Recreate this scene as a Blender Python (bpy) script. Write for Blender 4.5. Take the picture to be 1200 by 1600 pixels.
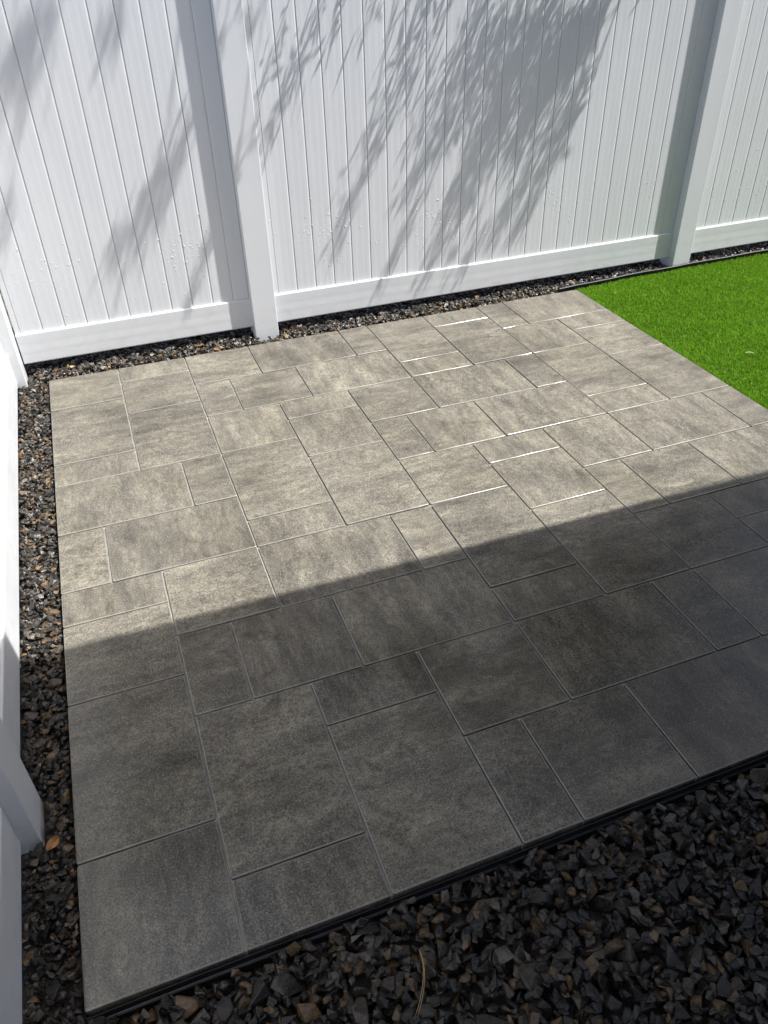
import bpy, bmesh, math, random
import numpy as np
from mathutils import Vector, Matrix

for o in list(bpy.data.objects):
    bpy.data.objects.remove(o, do_unlink=True)
scene = bpy.context.scene
COL = scene.collection
random.seed(7)
RNG = np.random.default_rng(11)

# ------------------------------------------------------------------ camera
cam_data = bpy.data.cameras.new('camera')
cam_data.sensor_fit = 'VERTICAL'
cam_data.sensor_height = 24.0
cam_data.lens = 1210.716 / 1600.0 * 24.0
cam_data.clip_start = 0.02
cam_data.clip_end = 600.0
cam = bpy.data.objects.new('camera', cam_data)
COL.objects.link(cam)
CAM_POS = Vector((0.3754, -0.8220, 1.7156))
_right = Vector((0.93626334, -0.35054137, -0.02305884))
_down = Vector((-0.22727312, -0.55435833, -0.80064584))
_fwd = Vector((0.26787664, 0.754856, -0.59869401))
cam.matrix_world = Matrix(((_right.x, -_down.x, -_fwd.x, CAM_POS.x),
                           (_right.y, -_down.y, -_fwd.y, CAM_POS.y),
                           (_right.z, -_down.z, -_fwd.z, CAM_POS.z),
                           (0, 0, 0, 1)))
scene.camera = cam

# ------------------------------------------------------------------ light
SUN = Vector((2.85, -1.0, 5.6)).normalized()          # direction towards the sun
SUN_EL = math.asin(SUN.z)
SUN_AZ = math.atan2(SUN.x, SUN.y)
world = bpy.data.worlds.new('World')
scene.world = world
world.use_nodes = True
wn = world.node_tree.nodes
wn.clear()
sky = wn.new('ShaderNodeTexSky')
sky.sky_type = 'NISHITA'
sky.sun_disc = False
sky.sun_elevation = SUN_EL
sky.sun_rotation = SUN_AZ
sky.altitude = 50
sky.air_density = 0.75
sky.dust_density = 3.0
sky.ozone_density = 0.6
bg = wn.new('ShaderNodeBackground')
bg.inputs['Strength'].default_value = 0.102
wo = wn.new('ShaderNodeOutputWorld')
world.node_tree.links.new(sky.outputs[0], bg.inputs[0])
world.node_tree.links.new(bg.outputs[0], wo.inputs[0])

sun_data = bpy.data.lights.new('sun', 'SUN')
sun_data.energy = 4.7
sun_data.angle = math.radians(0.47)
sun_data.color = (1.0, 0.98, 0.95)
sun = bpy.data.objects.new('sun', sun_data)
COL.objects.link(sun)
sun.rotation_euler = SUN.to_track_quat('Z', 'Y').to_euler()
sun.location = (6, -4, 9)

scene.view_settings.view_transform = 'Standard'
scene.view_settings.look = 'None'
scene.view_settings.exposure = 1.12
scene.view_settings.gamma = 1.0
scene.view_settings.use_curve_mapping = False
scene.render.engine = 'CYCLES'
scene.cycles.use_denoising = True
scene.cycles.max_bounces = 8
scene.cycles.caustics_reflective = False
scene.cycles.caustics_refractive = False

# ------------------------------------------------------------------ helpers
def tag(o, label=None, cat=None, group=None, kind=None):
    if label: o['label'] = label
    if cat: o['category'] = cat
    if group: o['group'] = group
    if kind: o['kind'] = kind
    return o

def mesh_obj(name, verts, faces, mats, parent=None, smooth=False):
    me = bpy.data.meshes.new(name)
    me.from_pydata([tuple(v) for v in verts], [], [tuple(f) for f in faces])
    for m in (mats if isinstance(mats, (list, tuple)) else [mats]):
        me.materials.append(m)
    if smooth:
        me.polygons.foreach_set('use_smooth', [True] * len(me.polygons))
    me.update()
    o = bpy.data.objects.new(name, me)
    COL.objects.link(o)
    if parent: o.parent = parent
    return o

def np_mesh(name, V, F3, mats, parent=None, col=None, smooth=False, matidx=None):
    """Fast mesh from numpy arrays of triangles, with an optional per-vertex colour."""
    me = bpy.data.meshes.new(name)
    nv, nf = len(V), len(F3)
    me.vertices.add(nv)
    me.vertices.foreach_set('co', np.ascontiguousarray(V, dtype=np.float32).ravel())
    me.loops.add(nf * 3)
    me.loops.foreach_set('vertex_index', np.ascontiguousarray(F3, dtype=np.int32).ravel())
    me.polygons.add(nf)
    me.polygons.foreach_set('loop_start', np.arange(0, nf * 3, 3, dtype=np.int32))
    me.polygons.foreach_set('loop_total', np.full(nf, 3, dtype=np.int32))
    for m in (mats if isinstance(mats, (list, tuple)) else [mats]):
        me.materials.append(m)
    if matidx is not None:
        me.polygons.foreach_set('material_index', np.asarray(matidx, dtype=np.int32))
    me.polygons.foreach_set('use_smooth', np.full(nf, smooth))
    me.update(calc_edges=True)
    if col is not None:
        a = me.color_attributes.new('Col', 'FLOAT_COLOR', 'POINT')
        a.data.foreach_set('color', np.ascontiguousarray(np.c_[col, np.ones(nv)], dtype=np.float32).ravel())
    o = bpy.data.objects.new(name, me)
    COL.objects.link(o)
    if parent: o.parent = parent
    return o

def empty(name, loc=(0, 0, 0), rz=0.0):
    o = bpy.data.objects.new(name, None)
    o.location = loc
    o.rotation_euler = (0, 0, rz)
    COL.objects.link(o)
    return o

def box_vf(x0, x1, y0, y1, z0, z1):
    v = [(x0, y0, z0), (x1, y0, z0), (x1, y1, z0), (x0, y1, z0),
         (x0, y0, z1), (x1, y0, z1), (x1, y1, z1), (x0, y1, z1)]
    f = [(0, 3, 2, 1), (4, 5, 6, 7), (0, 1, 5, 4), (1, 2, 6, 5), (2, 3, 7, 6), (3, 0, 4, 7)]
    return v, f

def bevel_box(name, dims, mat, parent=None, bev=0.003, seg=2, loc=(0, 0, 0)):
    """A box with rounded edges whose mesh sits at loc."""
    v, f = box_vf(*dims)
    bm = bmesh.new()
    bv = [bm.verts.new(p) for p in v]
    for q in f: bm.faces.new([bv[i] for i in q])
    bmesh.ops.bevel(bm, geom=list(bm.edges), offset=bev, segments=seg, profile=0.5, affect='EDGES')
    me = bpy.data.meshes.new(name)
    bm.to_mesh(me); bm.free()
    me.materials.append(mat)
    o = bpy.data.objects.new(name, me)
    o.location = loc
    COL.objects.link(o)
    if parent: o.parent = parent
    return o

def tube(pts, radii, n=6):
    V, F = [], []
    pts = [Vector(p) for p in pts]
    for i, p in enumerate(pts):
        a = pts[max(i - 1, 0)]; b = pts[min(i + 1, len(pts) - 1)]
        d = (b - a).normalized()
        u = d.cross(Vector((0.3, 0.2, 1)) if abs(d.z) < 0.9 else Vector((1, 0, 0))).normalized()
        w = d.cross(u)
        for k in range(n):
            t = 2 * math.pi * k / n
            V.append(p + (u * math.cos(t) + w * math.sin(t)) * radii[i])
    for i in range(len(pts) - 1):
        for k in range(n):
            a = i * n + k; b = i * n + (k + 1) % n
            F.append((a, b, b + n)); F.append((a, b + n, a + n))
    V.append(pts[0]); V.append(pts[-1])
    for k in range(n):
        F.append((len(V) - 2, (k + 1) % n, k))
        F.append((len(V) - 1, (len(pts) - 1) * n + k, (len(pts) - 1) * n + (k + 1) % n))
    return V, F

# ------------------------------------------------------------------ materials
class NT:
    def __init__(s, name):
        s.m = bpy.data.materials.new(name)
        s.m.use_nodes = True
        s.t = s.m.node_tree
        s.b = s.t.nodes['Principled BSDF']
    def n(s, typ, **kw):
        nd = s.t.nodes.new(typ)
        for k, v in kw.items():
            if k.startswith('_'): setattr(nd, k[1:], v)
            else: nd.inputs[k].default_value = v
        return nd
    def l(s, a, b): s.t.links.new(a, b)
    def math(s, op, a, b=None, clamp=False):
        nd = s.t.nodes.new('ShaderNodeMath'); nd.operation = op; nd.use_clamp = clamp
        for i, v in enumerate((a, b)):
            if v is None: continue
            if isinstance(v, (int, float)): nd.inputs[i].default_value = v
            else: s.l(v, nd.inputs[i])
        return nd.outputs[0]
    def noise(s, vec, scale, detail=3, rough=0.5, dist=0.0):
        nd = s.n('ShaderNodeTexNoise', Scale=scale, Detail=detail, Roughness=rough, Distortion=dist)
        if vec is not None: s.l(vec, nd.inputs['Vector'])
        return nd.outputs['Fac']
    def mapping(s, vec, scale=(1, 1, 1), rot=(0, 0, 0)):
        nd = s.n('ShaderNodeMapping')
        nd.inputs['Scale'].default_value = scale
        nd.inputs['Rotation'].default_value = rot
        s.l(vec, nd.inputs['Vector'])
        return nd.outputs[0]
    def ramp(s, fac, stops):
        nd = s.t.nodes.new('ShaderNodeValToRGB')
        e = nd.color_ramp.elements
        while len(e) < len(stops): e.new(0.5)
        for el, (p, c) in zip(e, stops):
            el.position = p
            el.color = (c, c, c, 1) if isinstance(c, (int, float)) else (*c, 1)
        s.l(fac, nd.inputs[0])
        return nd.outputs[0]
    def mix(s, fac, a, b, mode='MIX'):
        nd = s.t.nodes.new('ShaderNodeMix'); nd.data_type = 'RGBA'; nd.blend_type = mode
        for i, v in ((0, fac), (6, a), (7, b)):
            if isinstance(v, (int, float)): nd.inputs[i].default_value = v
            elif isinstance(v, tuple): nd.inputs[i].default_value = (*v, 1)
            else: s.l(v, nd.inputs[i])
        return nd.outputs[2]
    def bump(s, h, strength=0.3, dist=0.002, prev=None):
        nd = s.n('ShaderNodeBump', Strength=strength, Distance=dist)
        s.l(h, nd.inputs['Height'])
        if prev is not None: s.l(prev, nd.inputs['Normal'])
        return nd.outputs[0]

def mat_plain(name, col, rough=0.6, var=0.12, scale=8.0, bump=0.15, spec=0.5):
    m = NT(name)
    tc = m.n('ShaderNodeTexCoord')
    nz = m.noise(tc.outputs['Object'], scale, 5)
    lo = tuple(c * (1 - var) for c in col); hi = tuple(min(1, c * (1 + var)) for c in col)
    m.l(m.ramp(nz, [(0.3, lo), (0.7, hi)]), m.b.inputs['Base Color'])
    m.b.inputs['Roughness'].default_value = rough
    m.b.inputs['Specular IOR Level'].default_value = spec
    m.l(m.bump(m.noise(tc.outputs['Object'], scale * 12, 3), bump), m.b.inputs['Normal'])
    return m.m

def mat_vinyl():
    m = NT('white_vinyl')
    g = m.n('ShaderNodeNewGeometry')
    n1 = m.noise(m.mapping(g.outputs['Position'], (6, 6, 1.2)), 1.0, 5)
    grime = m.noise(m.mapping(g.outputs['Position'], (30, 30, 8)), 1.0, 6, 0.65)
    c = m.ramp(n1, [(0.3, (0.59, 0.607, 0.625)), (0.7, (0.62, 0.634, 0.648))])
    c = m.mix(m.ramp(grime, [(0.62, 0.0), (0.80, 0.22)]), c, (0.55, 0.545, 0.52))
    sz = m.n('ShaderNodeSeparateXYZ'); m.l(g.outputs['Position'], sz.inputs[0])
    low = m.ramp(sz.outputs[2], [(0.0, 1.0), (0.10, 0.55), (0.24, 0.0)])
    splash = m.math('MULTIPLY', low, m.ramp(m.noise(m.mapping(g.outputs['Position'], (14, 14, 22)), 1.0, 7, 0.7), [(0.50, 0.0), (0.72, 0.5)]))
    c = m.mix(splash, c, (0.42, 0.385, 0.32))
    m.l(c, m.b.inputs['Base Color'])
    m.l(m.math('ADD', m.math('MULTIPLY', n1, 0.2), 0.30), m.b.inputs['Roughness'])
    m.b.inputs['IOR'].default_value = 1.5
    m.l(m.bump(m.noise(m.mapping(g.outputs['Position'], (9, 9, 3)), 1.0, 2), 0.12, 0.01), m.b.inputs['Normal'])
    return m.m

def mat_paver(name='charcoal_tan_paver', edge=False):
    m = NT(name)
    tc = m.n('ShaderNodeTexCoord')
    oi = m.n('ShaderNodeObjectInfo')
    g = m.n('ShaderNodeNewGeometry')
    off = m.n('ShaderNodeCombineXYZ')
    m.l(m.math('MULTIPLY', oi.outputs['Random'], 53.0), off.inputs[0])
    m.l(m.math('MULTIPLY', oi.outputs['Random'], 131.0), off.inputs[1])
    m.l(m.math('MULTIPLY', oi.outputs['Random'], 17.0), off.inputs[2])
    ad = m.n('ShaderNodeVectorMath', _operation='ADD')
    m.l(tc.outputs['Object'], ad.inputs[0]); m.l(off.outputs[0], ad.inputs[1])
    v = ad.outputs[0]
    warp = m.noise(v, 6.0, 3)
    wv = m.n('ShaderNodeVectorMath', _operation='ADD')
    wc = m.n('ShaderNodeCombineXYZ')
    m.l(m.math('MULTIPLY', warp, 0.06), wc.inputs[0])
    m.l(v, wv.inputs[0]); m.l(wc.outputs[0], wv.inputs[1])
    streak = m.noise(m.mapping(wv.outputs[0], (17, 3.8, 1)), 1.0, 10, 0.70)
    fine = m.noise(m.mapping(v, (120, 24, 20)), 1.0, 5, 0.7)
    patch = m.noise(v, 5.5, 5, 0.6)
    grain = m.noise(v, 210.0, 3, 0.75)
    mid = m.noise(m.mapping(v, (70, 45, 60)), 1.0, 5, 0.68)
    f = m.math('MULTIPLY', streak, 0.58)
    f = m.math('ADD', f, m.math('MULTIPLY', fine, 0.15))
    f = m.math('ADD', f, m.math('MULTIPLY', patch, 0.27))
    f = m.math('ADD', f, m.math('MULTIPLY', m.math('SUBTRACT', oi.outputs['Random'], 0.5), 0.06))
    c = m.ramp(f, [(0.36, (0.050, 0.046, 0.039)), (0.45, (0.114, 0.106, 0.087)),
                   (0.53, (0.175, 0.161, 0.128)), (0.64, (0.280, 0.258, 0.197))])
    c = m.mix(m.ramp(mid, [(0.35, 0.60), (0.62, 0.0)]), c, (0.062, 0.056, 0.050))
    c = m.mix(m.ramp(grain, [(0.34, 0.85), (0.50, 0.0)]), c, (0.030, 0.028, 0.026))
    c = m.mix(m.ramp(grain, [(0.54, 0.0), (0.70, 0.60)]), c, (0.31, 0.285, 0.225))
    blot = m.noise(v, 11.0, 8, 0.72, 0.6)
    c = m.mix(m.ramp(blot, [(0.54, 0.0), (0.66, 0.62)]), c, m.mix(1.0, c, (0.42, 0.41, 0.40), 'MULTIPLY'))
    sp = m.n('ShaderNodeTexVoronoi', Scale=120.0)
    m.l(v, sp.inputs['Vector'])
    spk = m.math('MULTIPLY', m.ramp(sp.outputs['Distance'], [(0.10, 1.0), (0.17, 0.0)]),
                 m.ramp(m.noise(v, 31.0, 1), [(0.58, 0.0), (0.62, 1.0)]))
    c = m.mix(m.math('MULTIPLY', spk, 0.8), c, (0.40, 0.38, 0.33))
    pit = m.n('ShaderNodeTexVoronoi', Scale=42.0)
    m.l(v, pit.inputs['Vector'])
    pk = m.math('MULTIPLY', m.ramp(pit.outputs['Distance'], [(0.05, 1.0), (0.10, 0.0)]),
                m.ramp(m.noise(v, 17.0, 1), [(0.60, 0.0), (0.63, 1.0)]))
    c = m.mix(pk, c, (0.02, 0.02, 0.02))
    # film of water in uneven patches: gloss, plus darker tint on shaded side
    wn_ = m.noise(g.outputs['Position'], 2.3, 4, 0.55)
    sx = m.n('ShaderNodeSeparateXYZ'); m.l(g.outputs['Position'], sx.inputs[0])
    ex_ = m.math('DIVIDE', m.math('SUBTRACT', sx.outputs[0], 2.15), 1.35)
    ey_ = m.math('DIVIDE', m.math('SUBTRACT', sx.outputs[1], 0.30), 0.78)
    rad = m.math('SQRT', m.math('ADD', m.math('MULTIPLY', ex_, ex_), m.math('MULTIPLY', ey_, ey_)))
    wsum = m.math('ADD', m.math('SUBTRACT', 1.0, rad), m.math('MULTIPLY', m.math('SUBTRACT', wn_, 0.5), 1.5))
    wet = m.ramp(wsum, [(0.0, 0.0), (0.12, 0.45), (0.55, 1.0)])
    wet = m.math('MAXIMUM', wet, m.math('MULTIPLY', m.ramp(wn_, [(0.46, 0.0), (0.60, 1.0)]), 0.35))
    fx = m.math('DIVIDE', m.math('SUBTRACT', sx.outputs[0], 0.10), 0.46)
    fy = m.math('DIVIDE', m.math('SUBTRACT', sx.outputs[1], 0.40), 0.80)
    frad = m.math('SQRT', m.math('ADD', m.math('MULTIPLY', fx, fx), m.math('MULTIPLY', fy, fy)))
    film = m.ramp(m.math('ADD', m.math('SUBTRACT', 1.0, frad), m.math('MULTIPLY', m.math('SUBTRACT', wn_, 0.5), 1.2)), [(0.0, 0.0), (0.35, 1.0)])
    c = m.mix(m.math('MULTIPLY', wet, 0.9), c, m.mix(1.0, c, (0.47, 0.455, 0.395), 'MULTIPLY'))  # wet tint, with some of the shaded area's darkness put into the colour
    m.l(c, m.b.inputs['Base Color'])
    r = m.math('SUBTRACT', 0.47, m.math('MAXIMUM', m.math('MULTIPLY', wet, 0.22), m.math('MULTIPLY', film, 0.10)))
    r = m.math('ADD', r, m.math('MULTIPLY', m.math('SUBTRACT', grain, 0.5), 0.25))
    if edge: c = m.mix(0.62, c, (0.26, 0.25, 0.22)); m.l(c, m.b.inputs['Base Color'])
    if edge: r = m.math('ADD', m.math('MULTIPLY', mid, 0.22), 0.13)
    m.l(r, m.b.inputs['Roughness'])
    m.b.inputs['IOR'].default_value = 1.45
    m.b.inputs['Specular IOR Level'].default_value = 0.5 if edge else 0.30
    if not edge:
        m.l(m.math('MAXIMUM', film, m.math('MULTIPLY', wet, 0.2)), m.b.inputs['Coat Weight'])
        m.b.inputs['Coat Roughness'].default_value = 0.05
        m.b.inputs['Coat IOR'].default_value = 1.40
        m.l(m.bump(mid, 0.22, 0.0016), m.b.inputs['Coat Normal'])
    h = m.math('ADD', m.math('MULTIPLY', grain, 0.5), m.math('MULTIPLY', mid, 0.8))
    h = m.math('SUBTRACT', h, m.math('MULTIPLY', pk, 1.2))
    m.l(m.bump(h, 0.15 if edge else 0.35, 0.0022), m.b.inputs['Normal'])
    return m.m

def mat_stone():
    m = NT('wet_slate_chip')
    at = m.n('ShaderNodeAttribute', _attribute_name='Col')
    g = m.n('ShaderNodeNewGeometry')
    n1 = m.noise(g.outputs['Position'], 90.0, 4, 0.6)
    n2 = m.noise(m.mapping(g.outputs['Position'], (40, 160, 90), (0.4, 0.7, 0.2)), 1.0, 4, 0.6)
    k = m.ramp(n1, [(0.3, 0.60), (0.7, 1.35)])
    c = m.mix(1.0, at.outputs['Color'], k, 'MULTIPLY')
    c = m.mix(m.ramp(n2, [(0.60, 0.0), (0.72, 0.30)]), c, (0.10, 0.095, 0.088))
    m.l(c, m.b.inputs['Base Color'])
    m.l(m.math('ADD', m.math('MULTIPLY', n2, 0.42), 0.08), m.b.inputs['Roughness'])
    m.b.inputs['IOR'].default_value = 1.45
    m.b.inputs['Specular IOR Level'].default_value = 0.36
    m.l(m.bump(m.math('ADD', n1, n2), 0.5, 0.004), m.b.inputs['Normal'])
    return m.m

def mat_attr(name, rough=0.5, trans=0.0, spec=0.5):
    m = NT(name)
    at = m.n('ShaderNodeAttribute', _attribute_name='Col')
    m.l(at.outputs['Color'], m.b.inputs['Base Color'])
    m.b.inputs['Roughness'].default_value = rough
    m.b.inputs['Specular IOR Level'].default_value = spec
    if trans:
        tr = m.n('ShaderNodeBsdfTranslucent')
        m.l(at.outputs['Color'], tr.inputs['Color'])
        mx = m.n('ShaderNodeMixShader'); mx.inputs[0].default_value = trans
        out = m.t.nodes['Material Output']
        m.l(m.b.outputs[0], mx.inputs[1]); m.l(tr.outputs[0], mx.inputs[2]); m.l(mx.outputs[0], out.inputs[0])
    return m.m

def mat_water():
    m = NT('water_drop')
    m.b.inputs['Base Color'].default_value = (0.88, 0.90, 0.92, 1)  # white body colour stands in for the bright highlights of clear drops
    m.b.inputs['Roughness'].default_value = 0.03
    m.b.inputs['IOR'].default_value = 1.33
    m.b.inputs['Transmission Weight'].default_value = 0.25
    return m.m

M_VINYL = mat_vinyl()
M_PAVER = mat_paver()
M_PAVER_EDGE = mat_paver('paver_arris', True)
M_STONE = mat_stone()
M_TURF = mat_attr('turf_fibre', 0.6, 0.4, 0.12)
M_LEAF = mat_attr('narrow_leaf', 0.5, 0.25)
M_WATER = mat_water()
M_SAND = mat_plain('joint_sand', (0.27, 0.26, 0.235), 0.85, 0.35, 25, 0.4)
M_SOIL = mat_plain('dark_soil', (0.035, 0.030, 0.025), 0.9, 0.4, 30, 0.6)
M_GROUND = mat_plain('dry_ground', (0.10, 0.09, 0.065), 0.95, 0.3, 2.0, 0.5)
M_BACKING = mat_plain('turf_backing', (0.018, 0.045, 0.008), 0.9, 0.4, 60, 0.5)
M_PLASTIC = mat_plain('black_plastic', (0.007, 0.008, 0.010), 0.5, 0.3, 20, 0.1)
M_BARK = mat_plain('bark', (0.10, 0.075, 0.055), 0.9, 0.4, 25, 0.8)
M_SIDING = mat_plain('white_siding', (0.62, 0.61, 0.58), 0.7, 0.08, 5, 0.1)
M_TRIM = mat_plain('white_trim', (0.62, 0.62, 0.60), 0.5, 0.05, 5, 0.05)
M_SHINGLE = mat_plain('roof_shingle', (0.06, 0.058, 0.055), 0.9, 0.3, 40, 0.5)
M_SOFFIT = mat_plain('white_soffit', (0.60, 0.59, 0.56), 0.7, 0.2, 8, 0.1)
M_GLASS = mat_plain('window_glass', (0.02, 0.025, 0.03), 0.05, 0.1, 2, 0.0)
M_NEEDLE = mat_plain('dry_needle', (0.30, 0.19, 0.08), 0.5, 0.3, 40, 0.1)
M_DRYLEAF = mat_plain('dry_leaf', (0.30, 0.15, 0.05), 0.7, 0.3, 60, 0.3)
M_STRAW = mat_plain('straw', (0.55, 0.48, 0.30), 0.6, 0.2, 60, 0.1)

# ------------------------------------------------------------------ ground
U = 0.165                                  # paver module
gs = 250.0
ground = mesh_obj('ground', [(-gs, -gs, -0.10), (gs, -gs, -0.10), (gs, gs, -0.10), (-gs, gs, -0.10)], [(0, 1, 2, 3)], M_GROUND)
tag(ground, 'bare brown ground around the yard and beyond the fences', 'ground', kind='structure')

# ------------------------------------------------------------------ patio
patio = mesh_obj('patio', *box_vf(0.005, 18 * U - 0.005, 0.005, 18 * U - 0.005, -0.095, -0.0085), M_SAND)
tag(patio, 'square patio of charcoal and tan concrete pavers beside the white fence', 'patio', kind='structure')
# column, row from the back, width, depth in modules
LAYOUT = [(0,0,2,2),(0,2,2,3),(0,5,2,1),(0,6,3,2),(0,8,1,2),(1,8,3,2),(0,10,2,1),(0,11,2,2),(0,13,2,3),(0,16,2,2),
 (2,0,2,1),(2,1,2,2),(2,3,2,3),(3,6,1,2),(4,0,2,2),(4,2,1,2),(5,2,2,2),(4,4,2,2),(4,6,2,3),(4,9,2,1),
 (6,0,3,2),(9,0,1,2),(10,0,2,3),(10,3,2,1),(7,2,3,2),(6,4,2,1),(8,4,2,2),(6,5,2,2),(6,7,2,3),(8,6,1,2),
 (9,6,2,2),(10,4,3,2),(13,4,1,2),(12,0,2,1),(12,1,2,3),(14,0,1,2),(15,0,3,2),(14,2,2,2),(16,2,2,1),(16,3,2,2),
 (14,4,2,3),(16,5,2,3),(14,7,2,1),(11,6,3,2),(8,8,2,2),(10,8,2,1),(10,9,2,2),(12,8,2,2),(14,8,3,2),(17,8,1,2),
 (12,10,1,2),(13,10,2,2),(15,10,3,2),(2,10,2,2),(4,10,3,2),(7,10,1,2),(8,10,2,3),(8,13,2,1),(10,11,2,3),(12,12,2,2),
 (14,12,2,1),(16,12,2,2),(14,13,2,3),(16,14,2,2),(14,16,3,2),(17,16,1,2),(2,12,1,2),(3,12,2,2),(5,12,3,2),(2,14,2,3),
 (2,17,2,1),(4,14,2,1),(4,15,2,3),(6,14,2,2),(8,14,3,2),(11,14,1,2),(6,16,1,2),(7,16,2,2),(9,16,3,2),(12,14,2,2),(12,16,2,2)]
PTH = 0.058
paver_mesh = {}
def paver_data(a, b, var):
    key = (a, b, var)
    if key in paver_mesh: return paver_mesh[key]
    w, d = a * U - 0.0046, b * U - 0.0046
    rnd = random.Random(a * 100 + b * 10 + var)
    bm = bmesh.new()
    # top outline slightly wavy as moulded concrete is
    v, f = box_vf(-w / 2, w / 2, -d / 2, d / 2, -PTH, 0)
    bv = [bm.verts.new(p) for p in v]
    for q in f: bm.faces.new([bv[i] for i in q])
    bm.edges.ensure_lookup_table()
    vert_e = [e for e in bm.edges if abs(e.verts[0].co.z - e.verts[1].co.z) > 0.01]
    bmesh.ops.bevel(bm, geom=vert_e, offset=0.005, segments=2, profile=0.5, affect='EDGES')
    top_e = [e for e in bm.edges if e.verts[0].co.z > -1e-4 and e.verts[1].co.z > -1e-4]
    bmesh.ops.subdivide_edges(bm, edges=[e for e in top_e if e.calc_length() > 0.05], cuts=3, use_grid_fill=False)
    top_e = [e for e in bm.edges if e.verts[0].co.z > -1e-4 and e.verts[1].co.z > -1e-4]
    bmesh.ops.bevel(bm, geom=top_e, offset=0.0040, segments=5, profile=0.5, affect='EDGES')
    for vt in bm.verts:
        if vt.co.z > -0.01:
            vt.co.x += rnd.uniform(-0.0002, 0.0002); vt.co.y += rnd.uniform(-0.0002, 0.0002)
    me = bpy.data.meshes.new('paver')
    bm.to_mesh(me); bm.free()
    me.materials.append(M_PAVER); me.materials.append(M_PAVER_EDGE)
    for p in me.polygons:
        if 0.15 < p.normal.z < 0.97: p.material_index = 1
    paver_mesh[key] = me
    return me
seen = np.zeros((18, 18), int)
for i, (cx, cy, w, d) in enumerate(LAYOUT):
    seen[cx:cx + w, cy:cy + d] += 1
    long_x = w >= d
    a, b = (w, d) if long_x else (d, w)
    me = paver_data(a, b, i % 3)
    o = bpy.data.objects.new('paver', me)
    rz = 0.0 if long_x else math.pi / 2
    if w == d: rz = math.pi / 2 if random.random() < 0.85 else 0.0
    if random.random() < 0.5: rz += math.pi
    o.rotation_euler = (random.uniform(-1, 1) * 0.0028, random.uniform(-1, 1) * 0.0028, rz + random.uniform(-1, 1) * 0.0016)
    o.location = ((cx + w / 2) * U, (18 - cy - d / 2) * U, random.uniform(-0.0008, 0.0008))
    COL.objects.link(o); o.parent = patio
assert (seen == 1).all(), np.argwhere(seen != 1)

# ------------------------------------------------------------------ plastic edging
def ribbon(name, pts, z0, z1, th, mat):
    """An upright strip with a rounded rim along a ground polyline."""
    V, F = [], []
    prof = [(-th / 2, z0), (-th / 2, z1 - th), (-th * 0.9, z1 - th * 0.7), (-th * 0.9, z1 - th * 0.2), (-th * 0.5, z1),
            (th * 0.5, z1), (th * 0.9, z1 - th * 0.2), (th * 0.9, z1 - th * 0.7), (th / 2, z1 - th), (th / 2, z0)]
    n = len(prof)
    for i, p in enumerate(pts):
        a = Vector(pts[max(i - 1, 0)]); b = Vector(pts[min(i + 1, len(pts) - 1)])
        d = (b - a).normalized(); nn = Vector((-d.y, d.x))
        for (u, z) in prof:
            V.append((p[0] + nn.x * u, p[1] + nn.y * u, z + 0.0018 * math.sin(i * 1.7)))
    for i in range(len(pts) - 1):
        for k in range(n):
            a = i * n + k; b = i * n + (k + 1) % n
            F.append((a, b, b + n, a + n))
    F.append(tuple(range(n - 1, -1, -1))); F.append(tuple(range((len(pts) - 1) * n, len(pts) * n)))
    return mesh_obj(name, V, F, mat)
def front_edging():
    prof = [(-0.004, -0.12), (-0.004, -0.010), (-0.0075, -0.009), (-0.0085, -0.027), (-0.0115, -0.028), (-0.0120, -0.0245),
            (-0.0135, -0.0235), (-0.0155, -0.0250), (-0.0160, -0.12)]
    V, F = [], []
    n = len(prof); xs = np.linspace(0.004, 3.0, 28)
    for i, x in enumerate(xs):
        for (y, z) in prof:
            V.append((x, y + 0.0012 * math.sin(x * 5.0) - 0.0012, z + 0.0015 * math.sin(x * 7.0)))
    for i in range(len(xs) - 1):
        for k in range(n):
            a = i * n + k; b_ = i * n + (k + 1) % n
            F.append((a, b_, b_ + n, a + n))
    F.append(tuple(range(n - 1, -1, -1))); F.append(tuple(range((len(xs) - 1) * n, len(xs) * n)))
    tag(mesh_obj('plastic_edging', V, F, M_PLASTIC), 'black plastic edging strip along the front of the patio by the dark gravel', 'edging')
front_edging()
def edge_y(x): return np.interp(x, [2.86, 3.0, 3.36, 3.75, 4.15, 5.8, 8.0], [2.988, 2.998, 3.022, 3.031, 3.040, 3.042, 3.042])
te = [(x, float(edge_y(x))) for x in np.linspace(2.86, 7.6, 40)]
tag(ribbon('plastic_edging', te, -0.12, 0.016, 0.009, M_PLASTIC), 'black plastic edging strip between the green turf and the back fence', 'edging')

# ------------------------------------------------------------------ fences
POST_W = 0.127
FENCE_H = 1.84
def board_mesh(w, z0, z1):
    """One tongue and groove board, face towards -y at y = 0, with a V joint at both sides and faint ribs."""
    v = 0.0045
    prof = [(0.0, 0.0028), (0.0012, 0.0002), (0.022, 0.0000), (0.030, 0.00032), (0.046, 0.0002), (0.052, 0.00002),
            (0.070, 0.00030), (0.078, 0.00004), (w - 0.0105, 0.0002), (w - 0.0012, 0.0028), (w - 0.0006, 0.020), (0.0, 0.020)]
    n = len(prof)
    V = [(x, y, z0) for x, y in prof] + [(x, y, z1) for x, y in prof]
    F = [(i, (i + 1) % n, (i + 1) % n + n, i + n) for i in range(n)]
    F += [tuple(range(n - 1, -1, -1)), tuple(range(n, 2 * n))]
    me = bpy.data.meshes.new('board')
    me.from_pydata(V, [], F)
    me.materials.append(M_VINYL); me.update()
    return me
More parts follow.
